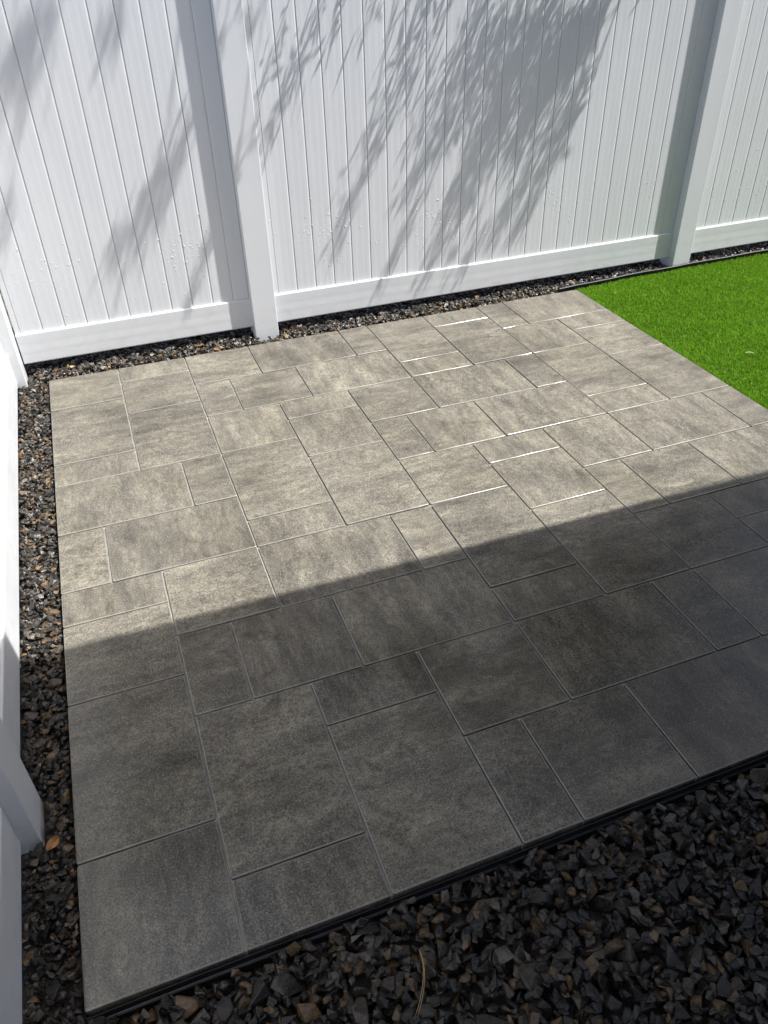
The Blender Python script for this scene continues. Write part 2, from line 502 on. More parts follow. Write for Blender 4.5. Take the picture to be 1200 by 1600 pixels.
def rail_mesh(length, z0, z1):
    """Hollow-look rail: soft bands on its face, rounded arrises; face at y = 0 towards -y, 44 mm deep."""
    h = z1 - z0; D = 0.044
    prof = [(0.006, 0), (0.0015, 0.0015), (0, 0.006), (0.00035, h * 0.30), (0.00015, h * 0.42), (0.0005, h * 0.62), (0.0002, h * 0.76),
            (0.0, h - 0.006), (0.0015, h - 0.0015), (0.006, h), (D - 0.006, h), (D, h - 0.006), (D, 0.006), (D - 0.006, 0)]
    n = len(prof)
    V = [(0, y, z0 + z) for y, z in prof] + [(length, y, z0 + z) for y, z in prof]
    F = [(i, i + n, (i + 1) % n + n, (i + 1) % n) for i in range(n)]
    F += [tuple(range(n)), tuple(range(2 * n - 1, n - 1, -1))]
    me = bpy.data.meshes.new('rail')
    me.from_pydata(V, [], F)
    me.materials.append(M_VINYL); me.update()
    return me
def link(name, me, parent, loc):
    o = bpy.data.objects.new(name, me); COL.objects.link(o); o.parent = parent; o.location = loc
    return o
def post(parent, x, y):
    """x, y: left front corner in the fence's frame"""
    p = bevel_box('post', (0, POST_W, 0, POST_W, -0.35, FENCE_H + 0.03), M_VINYL, parent, 0.004, 2, (x, y, 0))
    bevel_box('post_cap', (-0.006, POST_W + 0.006, -0.006, POST_W + 0.006, FENCE_H + 0.028, FENCE_H + 0.05), M_VINYL, p, 0.004, 2)
    return p
REC = 0.041
BW = 0.1042
def bay(parent, x0, x1, y, zb, joint0):
    """Rails and boards between two posts; y is the rail face."""
    link('bottom_rail', rail_mesh(x1 - x0, zb, zb + 0.153), parent, (x0, y, 0))
    link('top_rail', rail_mesh(x1 - x0, FENCE_H - 0.153, FENCE_H), parent, (x0, y, 0))
    me = board_mesh(BW, zb + 0.13, FENCE_H - 0.13)
    k0 = math.floor((x0 - joint0) / BW)
    x = joint0 + k0 * BW
    while x < x1 - 0.004:
        a, b = max(x, x0), min(x + BW, x1)
        if b - a > BW - 1e-4:
            link('board', me, parent, (x, y + 0.011, 0))
        elif b - a > 0.006:
            link('board', board_mesh_cut(b - a, zb + 0.13, FENCE_H - 0.13), parent, (a, y + 0.011, 0))
        x += BW
def board_mesh_cut(w, z0, z1):
    prof = [(0.0, 0.0030), (0.003, 0.0), (w - 0.003, 0.0001), (w - 0.0006, 0.0030), (w - 0.0006, 0.020), (0.0, 0.020)]
    n = len(prof)
    V = [(x, y, z0) for x, y in prof] + [(x, y, z1) for x, y in prof]
    F = [(i, (i + 1) % n, (i + 1) % n + n, i + n) for i in range(n)] + [tuple(range(n - 1, -1, -1)), tuple(range(n, 2 * n))]
    me = bpy.data.meshes.new('board'); me.from_pydata(V, [], F); me.materials.append(M_VINYL); me.update()
    return me
PF = 3.048                                  # front face of the back posts
back = empty('vinyl_fence', (0, PF, 0))
tag(back, 'white vinyl privacy fence along the back of the patio and turf', 'fence')
for px in (1.054, 3.702, 6.350):
    post(back, px, 0.0)
bay(back, -0.095, 1.054, REC, 0.049, -0.069)
bay(back, 1.054 + POST_W, 3.702, REC, 0.049, 1.215)
bay(back, 3.702 + POST_W, 6.350, REC, 0.049, 3.936 - 0.1042 * 1)
# left run: local +x runs away from the camera, local -y faces the patio
left = empty('vinyl_fence', (-0.101, 2.990, 0), math.pi / 2 + math.atan(0.0092))
tag(left, 'white vinyl privacy fence along the left gravel strip', 'fence')
post(left, 0.0, 0.0)
near0 = 0.440 - 2.990
post(left, near0, 0.0)
post(left, near0 - 2.648, 0.0)
bay(left, near0 + POST_W, 0.0, REC, -0.004, -0.05)
bay(left, near0 - 2.648 + POST_W, near0, REC, -0.004, near0 - 0.05)

# ------------------------------------------------------------------ gravel
def stone_variants(n=36):
    out = []
    r = random.Random(5)
    while len(out) < n:
        bm = bmesh.new()
        e = (1.0, r.uniform(0.6, 0.9), r.uniform(0.38, 0.68))
        for _ in range(r.choice((9, 10, 11, 12, 13))):
            d = Vector((r.gauss(0, 1), r.gauss(0, 1), r.gauss(0, 1))).normalized()
            k = r.uniform(0.78, 1.12)
            bm.verts.new((d.x * e[0] * k, d.y * e[1] * k, d.z * e[2] * k))
        bmesh.ops.convex_hull(bm, input=list(bm.verts))
        loose = [v for v in bm.verts if not v.link_faces]
        if loose: bmesh.ops.delete(bm, geom=loose, context='VERTS')
        bmesh.ops.recalc_face_normals(bm, faces=list(bm.faces))
        # knock the sharpest edges off
        bmesh.ops.bevel(bm, geom=list(bm.edges), offset=0.055, segments=1, profile=0.5, affect='EDGES', clamp_overlap=True)
        bmesh.ops.triangulate(bm, faces=list(bm.faces))
        bm.verts.index_update()
        V = np.array([v.co[:] for v in bm.verts]); F = np.array([[v.index for v in f.verts] for f in bm.faces])
        bm.free()
        out.append((V, F))
    return out
def stone_variants_low(n=30):
    out = []
    r = random.Random(6)
    while len(out) < n:
        bm = bmesh.new()
        e = (1.0, r.uniform(0.6, 0.9), r.uniform(0.38, 0.66))
        for _ in range(r.choice((10, 12, 14))):
            d = Vector((r.gauss(0, 1), r.gauss(0, 1), r.gauss(0, 1))).normalized()
            k = r.uniform(0.8, 1.1)
            bm.verts.new((d.x * e[0] * k, d.y * e[1] * k, d.z * e[2] * k))
        bmesh.ops.convex_hull(bm, input=list(bm.verts))
        loose = [v for v in bm.verts if not v.link_faces]
        if loose: bmesh.ops.delete(bm, geom=loose, context='VERTS')
        bmesh.ops.recalc_face_normals(bm, faces=list(bm.faces))
        bmesh.ops.triangulate(bm, faces=list(bm.faces))
        bm.verts.index_update()
        out.append((np.array([v.co[:] for v in bm.verts]), np.array([[v.index for v in f.verts] for f in bm.faces])))
        bm.free()
    return out
VAR = stone_variants()
VARL = stone_variants_low()
def rot_mat(yaw, tx, ty):
    return np.array((Matrix.Rotation(yaw, 3, 'Z') @ Matrix.Rotation(tx, 3, 'X') @ Matrix.Rotation(ty, 3, 'Y')))
def stone_colour(rng):
    t = rng.random()
    if t < 0.66:
        g = rng.uniform(0.007, 0.030); c = np.array((g * 1.08, g * 0.98, g * rng.uniform(0.76, 0.94)))
    elif t < 0.82:
        g = rng.uniform(0.022, 0.048); c = np.array((g * 1.15, g * 0.95, g * 0.70))
    elif t < 0.94:
        g = rng.uniform(0.04, 0.095); c = np.array((g * 1.28, g * 0.82, g * 0.42))
    else:
        g = rng.uniform(0.05, 0.11); c = np.array((g * 1.0, g * 0.92, g * 0.78))
    return c
def gravel(x0, x1, y0, y1, inside, base, size, layers, seed, low=False, dry=1.0):
    """Drops stones one after another on a height map; returns a list of (V, F, colour, centre, radius)."""
    rng = np.random.default_rng(seed)
    cell = 0.005
    nx, ny = int((x1 - x0) / cell) + 1, int((y1 - y0) / cell) + 1
    H = np.full((nx, ny), base, dtype=float)
    area = (x1 - x0) * (y1 - y0)
    n = int(area * layers / (2.0 * (size ** 2)))
    res = []
    lib = VARL if low else VAR
    for i in range(n):
        late = i > n * 0.72
        s = size * rng.choice((0.5, 0.65, 0.85, 1.0, 1.25, 1.6), p=(0.30, 0.28, 0.18, 0.13, 0.08, 0.03)) * rng.uniform(0.88, 1.12)
        if late: s = size * rng.uniform(0.38, 0.8)
        x, y = rng.uniform(x0, x1), rng.uniform(y0, y1)
        if not inside(x, y, s): continue
        V, F = lib[rng.integers(len(lib))]
        P = (V * s) @ rot_mat(rng.uniform(0, 6.283), rng.normal(0, 0.38), rng.normal(0, 0.38)).T
        r = s * 0.62
        i0, i1 = max(int((x - r - x0) / cell), 0), min(int((x + r - x0) / cell) + 1, nx)
        j0, j1 = max(int((y - r - y0) / cell), 0), min(int((y + r - y0) / cell) + 1, ny)
        patch = H[i0:i1, j0:j1]
        if patch.size == 0: continue
        hb = np.percentile(patch, 62)
        bottom = np.percentile(P[:, 2], 12)
        z = hb - bottom
        top = z + np.percentile(P[:, 2], 80)
        if top > base + size * (1.95 if late else 1.75): continue
        ii, jj = np.meshgrid(np.arange(i0, i1), np.arange(j0, j1), indexing='ij')
        dd = ((ii * cell + x0 - x) ** 2 + (jj * cell + y0 - y) ** 2) / (r * r)
        capz = z + (top - z) * np.sqrt(np.clip(1 - dd, 0, 1))
        H[i0:i1, j0:j1] = np.where(dd < 1, np.maximum(patch, capz), patch)
        res.append((P + np.array((x, y, z)), F, stone_colour(rng) * dry, np.array((x, y, top)), s))  # stone colour scaled per bed: front darkest, back lightest
    return res
def proj_px(p):
    d = Vector(p) - CAM_POS
    w = d.dot(_fwd)
    return 384 + d.dot(_right) / w * 774.86, 512 + d.dot(_down) / w * 774.86, w
def join_stones(name, stones, parent):
    Vs, Fs, Cs = [], [], []
    k = 0
    for V, F, c, _, _ in stones:
        Vs.append(V); Fs.append(F + k); Cs.append(np.repeat(c[None], len(V), 0)); k += len(V)
    o = np_mesh(name, np.concatenate(Vs), np.concatenate(Fs), M_STONE, parent, np.concatenate(Cs))
    o['kind'] = 'stuff'
    return o
def fence_x(y): return -0.101 - 0.041 + 0.0092 * (2.99 - y)        # left rail face
POSTS_XY = [(-0.24, -0.092, 2.985, 3.13), (-0.21, -0.066, 0.425, 0.575), (1.05, 1.185, 3.04, 3.18), (3.70, 3.83, 3.04, 3.18)]
def clear_posts(x, y, s):
    return all(not (a - s * .3 < x < b + s * .3 and c - s * .3 < y < d + s * .3) for a, b, c, d in POSTS_XY)
def in_left(x, y, s): return fence_x(y) + 0.05 * s < x < -0.002 - 0.42 * s and y < 3.0 and clear_posts(x, y, s)
def in_back(x, y, s):
    if x < 2.86: lim = 18 * U + 0.004
    else: lim = float(edge_y(x)) + 0.006
    return y > lim + 0.42 * s and x > -0.09 and clear_posts(x, y, s) and not (x < -0.0 and y < 2.975)
def in_front(x, y, s):
    if x < 0.02: return y < 0.0 and x > fence_x(y) + 0.1 * s
    lim = -0.015
    return y < lim - 0.40 * s and x > fence_x(y) + 0.1 * s and clear_posts(x, y, s)
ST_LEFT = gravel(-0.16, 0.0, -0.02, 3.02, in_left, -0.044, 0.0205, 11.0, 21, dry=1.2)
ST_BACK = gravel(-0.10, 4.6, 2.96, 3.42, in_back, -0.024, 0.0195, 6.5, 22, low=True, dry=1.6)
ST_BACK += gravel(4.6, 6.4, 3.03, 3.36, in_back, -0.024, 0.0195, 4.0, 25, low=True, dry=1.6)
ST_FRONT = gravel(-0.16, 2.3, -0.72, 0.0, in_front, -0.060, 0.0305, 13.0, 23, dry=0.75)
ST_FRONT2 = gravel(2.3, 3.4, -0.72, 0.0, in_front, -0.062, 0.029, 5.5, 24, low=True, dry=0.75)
bed_front = mesh_obj('gravel_bed', *box_vf(-0.20, 3.4, -0.80, -0.012, -0.099, -0.061), M_SOIL)
tag(bed_front, 'bed of dark wet slate gravel in front of the patio', 'gravel bed', kind='structure')
bed_left = mesh_obj('gravel_bed', *box_vf(-0.20, -0.005, -0.008, 3.0, -0.099, -0.049), M_SOIL)
tag(bed_left, 'narrow strip of slate gravel between the left fence and the patio', 'gravel bed', kind='structure')
bed_back = mesh_obj('gravel_bed', *box_vf(-0.20, 6.6, 18 * U + 0.006, 3.8, -0.098, -0.023), M_SOIL)
tag(bed_back, 'strip of slate gravel under the back fence', 'gravel bed', kind='structure')
# the largest in view are stones of their own
rank = []
for bi, lst in ((0, ST_FRONT), (1, ST_LEFT)):
    for si, st in enumerate(lst):
        u, v, w = proj_px(st[3])
        if 0 < u < 768 and 0 < v < 1024 and si > len(lst) * 0.35:
            rank.append((st[4] / w, bi, si))
rank.sort(reverse=True)
single = {(b, s) for _, b, s in rank[:290]}
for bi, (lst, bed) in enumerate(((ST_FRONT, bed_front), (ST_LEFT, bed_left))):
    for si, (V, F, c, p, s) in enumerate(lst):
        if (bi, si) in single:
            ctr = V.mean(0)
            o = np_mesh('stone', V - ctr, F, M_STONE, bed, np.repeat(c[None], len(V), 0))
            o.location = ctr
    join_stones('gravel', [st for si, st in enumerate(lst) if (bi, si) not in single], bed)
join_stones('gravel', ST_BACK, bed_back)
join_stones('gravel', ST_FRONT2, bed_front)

# ------------------------------------------------------------------ artificial turf
def turf():
    rng = np.random.default_rng(3)
    tx0 = 18 * U + 0.004
    def pts(n, x0, x1, y0, y1):
        x = rng.uniform(x0, x1, n); y = rng.uniform(y0, y1, n)
        k = y < np.array(edge_y(x)) - 0.016
        return np.c_[x[k], y[k]]
    P = np.concatenate([pts(260000, tx0, 5.0, 1.1, 3.05), pts(26000, tx0, 5.0, -0.6, 1.1), pts(24000, 5.0, 7.4, -0.6, 3.05),
                        pts(9000, tx0, tx0 + 0.03, 0.9, 3.0)])
    n = len(P)
    # tufts lean together
    cellx = np.floor(P[:, 0] / 0.012).astype(int); celly = np.floor(P[:, 1] / 0.012).astype(int)
    hsh = np.abs(np.sin(cellx * 12.9898 + celly * 78.233) * 43758.5453) % 1.0
    hsh2 = np.abs(np.sin(cellx * 39.346 + celly * 11.135) * 24634.6345) % 1.0
    ang = hsh * 6.283 + rng.normal(0, 0.9, n)
    lean = 0.005 * (0.4 + hsh2) + np.abs(rng.normal(0, 0.005, n))
    L = rng.uniform(0.012, 0.021, n) * (0.9 + 0.2 * hsh2)
    wd = rng.uniform(0.0009, 0.0016, n)
    yaw = rng.uniform(0, 6.283, n)
    z0 = -0.016
    dx, dy = np.cos(ang) * lean, np.sin(ang) * lean
    wx, wy = np.cos(yaw) * wd, np.sin(yaw) * wd
    base = np.c_[P, np.full(n, z0)]
    a = base + np.c_[-wx, -wy, np.zeros(n)]; b = base + np.c_[wx, wy, np.zeros(n)]
    midp = base + np.c_[dx * 0.35, dy * 0.35, L * 0.6]
    c = midp + np.c_[wx, wy, np.zeros(n)] * 0.9; d = midp + np.c_[-wx, -wy, np.zeros(n)] * 0.9
    tip = base + np.c_[dx, dy, L]
    V = np.stack([a, b, c, d, tip], 1).reshape(-1, 3)
    i = np.arange(n)[:, None] * 5
    F = np.concatenate([i + np.array([[0, 1, 2]]), i + np.array([[0, 2, 3]]), i + np.array([[3, 2, 4]])])
    tone = rng.random(n)
    base_c = np.where((tone < 0.50)[:, None], np.array((0.110, 0.285, 0.010)),
             np.where((tone < 0.86)[:, None], np.array((0.185, 0.375, 0.016)), np.array((0.26, 0.34, 0.05))))
    patch = 0.5 + 0.5 * np.sin(P[:, 0] * 7.0 + 1.3 * np.sin(P[:, 1] * 5.0)) * np.sin(P[:, 1] * 9.0 + P[:, 0] * 3.0)
    base_c = base_c * rng.uniform(0.55, 1.25, n)[:, None] * (0.94 + 0.1 * patch)[:, None]
    C = np.repeat(base_c, 5, 0)
    # backing sheet as extra triangles
    k = len(V)
    xs = np.linspace(tx0, 7.4, 12)
    Bv, Bf = [], []
    for q, x in enumerate(xs):
        Bv += [(x, -0.6, z0), (x, float(edge_y(x)) - 0.013, z0)]
        if q:
            e = k + 2 * (q - 1)
            Bf += [(e, e + 2, e + 3), (e, e + 3, e + 1)]
    V = np.concatenate([V, np.array(Bv)]); Fb = np.array(Bf)
    C = np.concatenate([C, np.tile((0.02, 0.05, 0.008), (len(Bv), 1))])
    mi = np.r_[np.zeros(len(F), int), np.ones(len(Fb), int)]
    o = np_mesh('artificial_turf', V, np.concatenate([F, Fb]), [M_TURF, M_BACKING], None, C, matidx=mi)
    tag(o, 'bright green artificial turf lawn right of the patio', 'turf', kind='stuff')
turf()

# ------------------------------------------------------------------ small things lying about
def needle_pair():
    r = empty('pine_needle', (0.655, -0.175, -0.012))
    tag(r, 'long dry tan pine needle lying on the dark gravel', 'pine needle')
    base = Vector((0.655, -0.175, -0.012))
    for off in (0.0, 0.006):
        pts = []
        for q in range(9):
            t = q / 8
            x = 0.671 - 0.058 * t ** 2.0 + off * t; y = -0.128 - 0.118 * t
            pts.append(Vector((x, y, 0.006 + 0.008 * math.sin(t * 3.1))) - base)
        V, F = tube(pts, [0.0010 - 0.0004 * abs(2 * q / 8 - 1) for q in range(9)], 5)
        mesh_obj('needle', V, F, M_NEEDLE, r, True)
needle_pair()
def dry_leaf():
    V, F = [], []
    nseg = 7
    for layer in (0.0, -0.0012):
        for q in range(nseg):
            t = q / (nseg - 1)
            w = 0.010 * math.sin(math.pi * min(t * 0.92 + 0.06, 1)) + 0.0008
            x = -0.019 + 0.038 * t
            V += [(x, -w, 0.004 * math.cos(t * 4) + layer), (x, 0, -0.002 + 0.003 * math.sin(t * 5) + layer), (x, w * 0.9, 0.005 + 0.003 * math.sin(t * 3) + layer)]
    for q in range(nseg - 1):
        a = q * 3; h = nseg * 3
        F += [(a, a + 3, a + 4, a + 1), (a + 1, a + 4, a + 5, a + 2)]
        F += [(h + a, h + a + 1, h + a + 4, h + a + 3), (h + a + 1, h + a + 2, h + a + 5, h + a + 4)]
    o = mesh_obj('dry_leaf', V, F, M_DRYLEAF)
    o.location = (-0.046, 0.405, 0.004); o.rotation_euler = (0.1, -0.15, 0.7)
    tag(o, 'small curled brown leaf on the gravel at the foot of the near left post', 'leaf')
dry_leaf()
V, F = tube([(-0.02, 0, 0), (-0.007, 0.002, 0.002), (0.007, 0.001, 0.002), (0.02, -0.003, 0)], [0.0012, 0.0016, 0.0016, 0.001], 6)
st = mesh_obj('straw_bit', V, F, M_STRAW); st.location = (3.285, 1.885, 0.004); st.rotation_euler = (0, 0.05, -0.3)
tag(st, 'tiny pale straw lying on the green turf', 'straw')

def droplets():
    """Water drops clinging to the fence boards in a splashed band."""
    rng = np.random.default_rng(9)
    bm = bmesh.new(); bmesh.ops.create_icosphere(bm, subdivisions=1, radius=1.0)
    T = np.array([v.co[:] for v in bm.verts]); F = np.array([[v.index for v in f.verts] for f in bm.faces]); bm.free()
    Vs, Fs, k = [], [], 0
    n = 0
    while n < 1300:
        x = rng.uniform(-0.06, 4.4)
        z = rng.normal(0.47, 0.075) if rng.random() < 0.8 else rng.uniform(0.25, 0.62)
        if 1.04 < x < 1.19 or 3.69 < x < 3.84: continue
        if rng.random() > 0.25 + 0.75 * (0.5 + 0.5 * math.sin(x * 9.0 + 1.0)) ** 2: continue
        s = rng.choice((0.0014, 0.0020, 0.0029), p=(0.55, 0.33, 0.12))
        Vs.append(T * np.array((s, s * 0.55, s * 1.2)) + np.array((x, PF + REC + 0.011, z))); Fs.append(F + k); k += len(T); n += 1
    o = np_mesh('water_droplets', np.concatenate(Vs), np.concatenate(Fs), M_WATER, smooth=True)
    tag(o, 'fine water droplets splashed across the lower boards of the back fence', 'water', kind='stuff')
droplets()

# ------------------------------------------------------------------ house behind the camera, its roof shades the near half
def house():
    h = empty('house', (1.0, -1.6, 0))
    tag(h, 'white house behind the viewer with a deep roof overhang', 'house')
    base = Vector((1.0, -1.6, 0))
    def part(name, dims, mat, bev=0.004):
        x0, x1, y0, y1, z0, z1 = dims
        return bevel_box(name, (x0 - base.x, x1 - base.x, y0 - base.y, y1 - base.y, z0, z1), mat, h, bev, 1)
    part('wall', (2.2, 12.0, -6.0, -1.6, -0.05, 3.3), M_SIDING)
    for k in range(14):
        part('siding_board', (2.2, 12.0, -1.6, -1.585, 0.2 + k * 0.2, 0.385 + k * 0.2), M_SIDING, 0.003)
    d = part('door', (3.7, 5.5, -1.585, -1.55, 0.0, 2.1), M_TRIM)
    for k in range(2):
        bevel_box('pane', (2.78 + k * 0.86, 3.54 + k * 0.86, 0.052, 0.06, 0.12, 1.98), M_GLASS, d, 0.002, 1)
    # eave edge casts the shadow line at y = 1.04 on the patio
    ez = 3.3
    def ey(x): return 1.063 - 0.0135 * (x - SUN.x / SUN.z * ez) + SUN.y / SUN.z * ez
    xl, xr = 1.48, 12.4
    def slab(name, ya, yb, za, zb, th, mat, drop=0.0):
        V = []
        for z in (0, -th):
            V += [(xl - base.x, ya(xl) - base.y, za + z), (xr - base.x, ya(xr) - base.y, za + z),
                  (xr - base.x, yb(xr) - base.y, zb + z), (xl - base.x, yb(xl) - base.y, zb + z)]
        return mesh_obj(name, V, [(0, 3, 2, 1), (4, 5, 6, 7), (0, 1, 5, 4), (1, 2, 6, 5), (2, 3, 7, 6), (3, 0, 4, 7)][::1], mat, h)
    slab('roof', lambda x: -6.4, lambda x: ey(x) - 0.03, 5.2, ez + 0.03, 0.06, M_SHINGLE)
    slab('soffit', lambda x: -1.58, lambda x: ey(x) - 0.03, ez - 0.12, ez - 0.12, 0.02, M_SOFFIT)
    slab('fascia', lambda x: ey(x) - 0.028, lambda x: ey(x), ez, ez, 0.17, M_TRIM)
house()

# ------------------------------------------------------------------ trees over the fence: their sprays shade the fence
STROKES = [
(2.011, 1.209, 1.79, 0.906, 0.05, 1.0, 1.8), (1.826, 0.975, 1.624, 0.606, 0.031, 1.2, 1.9), (1.688, 0.708, 1.508, 0.36, 0.045, 1.0, 2.0),
(2.188, 0.915, 1.96, 0.663, 0.054, 1.0, 1.8), (2.013, 0.766, 1.858, 0.547, 0.043, 1.0, 1.9), (2.06, 0.668, 1.914, 0.407, 0.026, 1.0, 1.9),
(1.977, 0.516, 1.736, 0.098, 0.033, 1.2, 2.0), (2.402, 0.942, 2.144, 0.512, 0.067, 0.8, 1.7), (2.304, 0.721, 2.035, 0.216, 0.053, 0.8, 1.8),
(2.148, 0.359, 1.957, 0.025, 0.035, 0.8, 1.9), (2.541, 1.033, 2.239, 0.501, 0.075, 0.8, 1.7), (2.398, 0.712, 2.15, 0.271, 0.05, 0.8, 1.8),
(2.318, 0.441, 2.134, 0.11, 0.035, 0.7, 1.9), (2.797, 0.924, 2.497, 0.401, 0.079, 0.9, 1.6), (2.928, 0.959, 2.594, 0.336, 0.052, 1.3, 1.6),
(2.689, 0.682, 2.445, 0.284, 0.044, 0.8, 1.7), (2.512, 0.469, 2.251, 0.166, 0.036, 0.8, 1.8), (2.327, 0.246, 2.195, 0.063, 0.028, 0.7, 1.9),
(2.171, 1.458, 1.895, 1.109, 0.066, 0.8, 1.7), (2.359, 1.45, 1.978, 0.86, 0.096, 0.8, 1.6), (2.557, 1.442, 2.172, 0.842, 0.121, 0.9, 1.6),
(2.768, 1.433, 2.321, 0.767, 0.14, 1.3, 1.5), (2.979, 1.424, 2.545, 0.776, 0.129, 1.7, 1.5), (3.017, 1.422, 2.827, 1.129, 0.06, 2.2, 1.4),
(2.866, 1.376, 2.637, 0.997, 0.112, 2.0, 1.4), (2.665, 1.411, 2.446, 1.098, 0.108, 1.8, 1.5), (2.456, 1.421, 2.266, 1.166, 0.09, 1.3, 1.5),
(2.959, 1.135, 2.759, 0.756, 0.051, 1.3, 1.5), (3.017, 1.151, 2.917, 0.975, 0.016, 1.0, 1.4), (2.135, 0.92, 1.995, 0.752, 0.057, 0.6, 1.7),
(2.233, 1.113, 2.065, 0.867, 0.077, 0.7, 1.7), (1.962, 1.467, 1.828, 1.311, 0.028, 0.9, 1.9), (2.074, 1.462, 1.913, 1.268, 0.045, 0.8, 1.8),
(1.962, 1.317, 1.688, 0.872, 0.007, 0.8, 2.0), (2.01, 1.314, 1.577, 0.674, 0.007, 0.8, 2.0), (1.897, 1.295, 1.797, 1.143, 0.006, 0.8, 2.0),
(1.801, 1.474, 1.696, 1.311, 0.034, 1.1, 2.3), (1.656, 1.48, 1.548, 1.309, 0.036, 1.0, 2.4), (1.537, 1.485, 1.397, 1.171, 0.042, 1.0, 2.5),
(1.437, 1.345, 1.221, 0.93, 0.039, 1.1, 2.6), (1.374, 1.445, 1.212, 1.132, 0.035, 0.9, 2.6), (1.243, 1.427, 1.061, 1.244, 0.045, 0.8, 3.6),
(1.137, 0.992, 1.048, 0.673, 0.024, 1.0, 3.6), (0.939, 1.101, 0.676, 0.774, 0.02, 1.2, 3.2), (0.768, 0.918, 0.384, 0.471, 0.029, 1.1, 3.6),
(0.836, 0.925, 0.639, 0.648, 0.023, 1.1, 3.4), (0.665, 0.718, 0.416, 0.387, 0.023, 0.8, 4.2), (0.425, 1.531, 0.168, 1.186, 0.073, 0.8, 4.6),
(0.306, 1.451, 0.152, 1.258, 0.048, 0.7, 4.6), (0.7, 1.52, 0.584, 1.369, 0.041, 1.0, 4.2), (0.933, 0.597, 0.697, 0.143, 0.019, 1.0, 3.2),
(0.049, 0.79, -0.095, 0.524, 0.021, 1.0, 4.6), (3.205, 1.415, 3.155, 1.341, 0.012, 0.9, 1.2)]

def leaf_batch(P, D, Nrm, L, W):
    """Narrow leaves: P base, D direction, Nrm side vector; six vertices, slightly folded."""
    n = len(P)
    side = np.cross(D, Nrm); side /= np.linalg.norm(side, axis=1, keepdims=True) + 1e-9
    up = np.cross(side, D)
    L = L[:, None]; W = W[:, None]
    a = P; m1 = P + D * L * 0.4; t = P + D * L - up * L * 0.08
    b = m1 + side * W * 0.5 + up * W * 0.12; c = m1 - side * W * 0.5 + up * W * 0.12
    V = np.stack([a, b, t, c], 1).reshape(-1, 3)
    i = np.arange(n)[:, None] * 4
    F = np.concatenate([i + np.array([[0, 1, 2]]), i + np.array([[0, 2, 3]])])
    return V, F
def unit(v): return v / (np.linalg.norm(v, axis=1, keepdims=True) + 1e-9)
SD = np.array((2.85, -1.0, 5.6)); SDn = SD / np.linalg.norm(SD)
def leaf_cols(n, rng):
    t = rng.random(n)[:, None]
    return (np.array((0.035, 0.075, 0.020)) * (1 - t) + np.array((0.075, 0.115, 0.030)) * t)

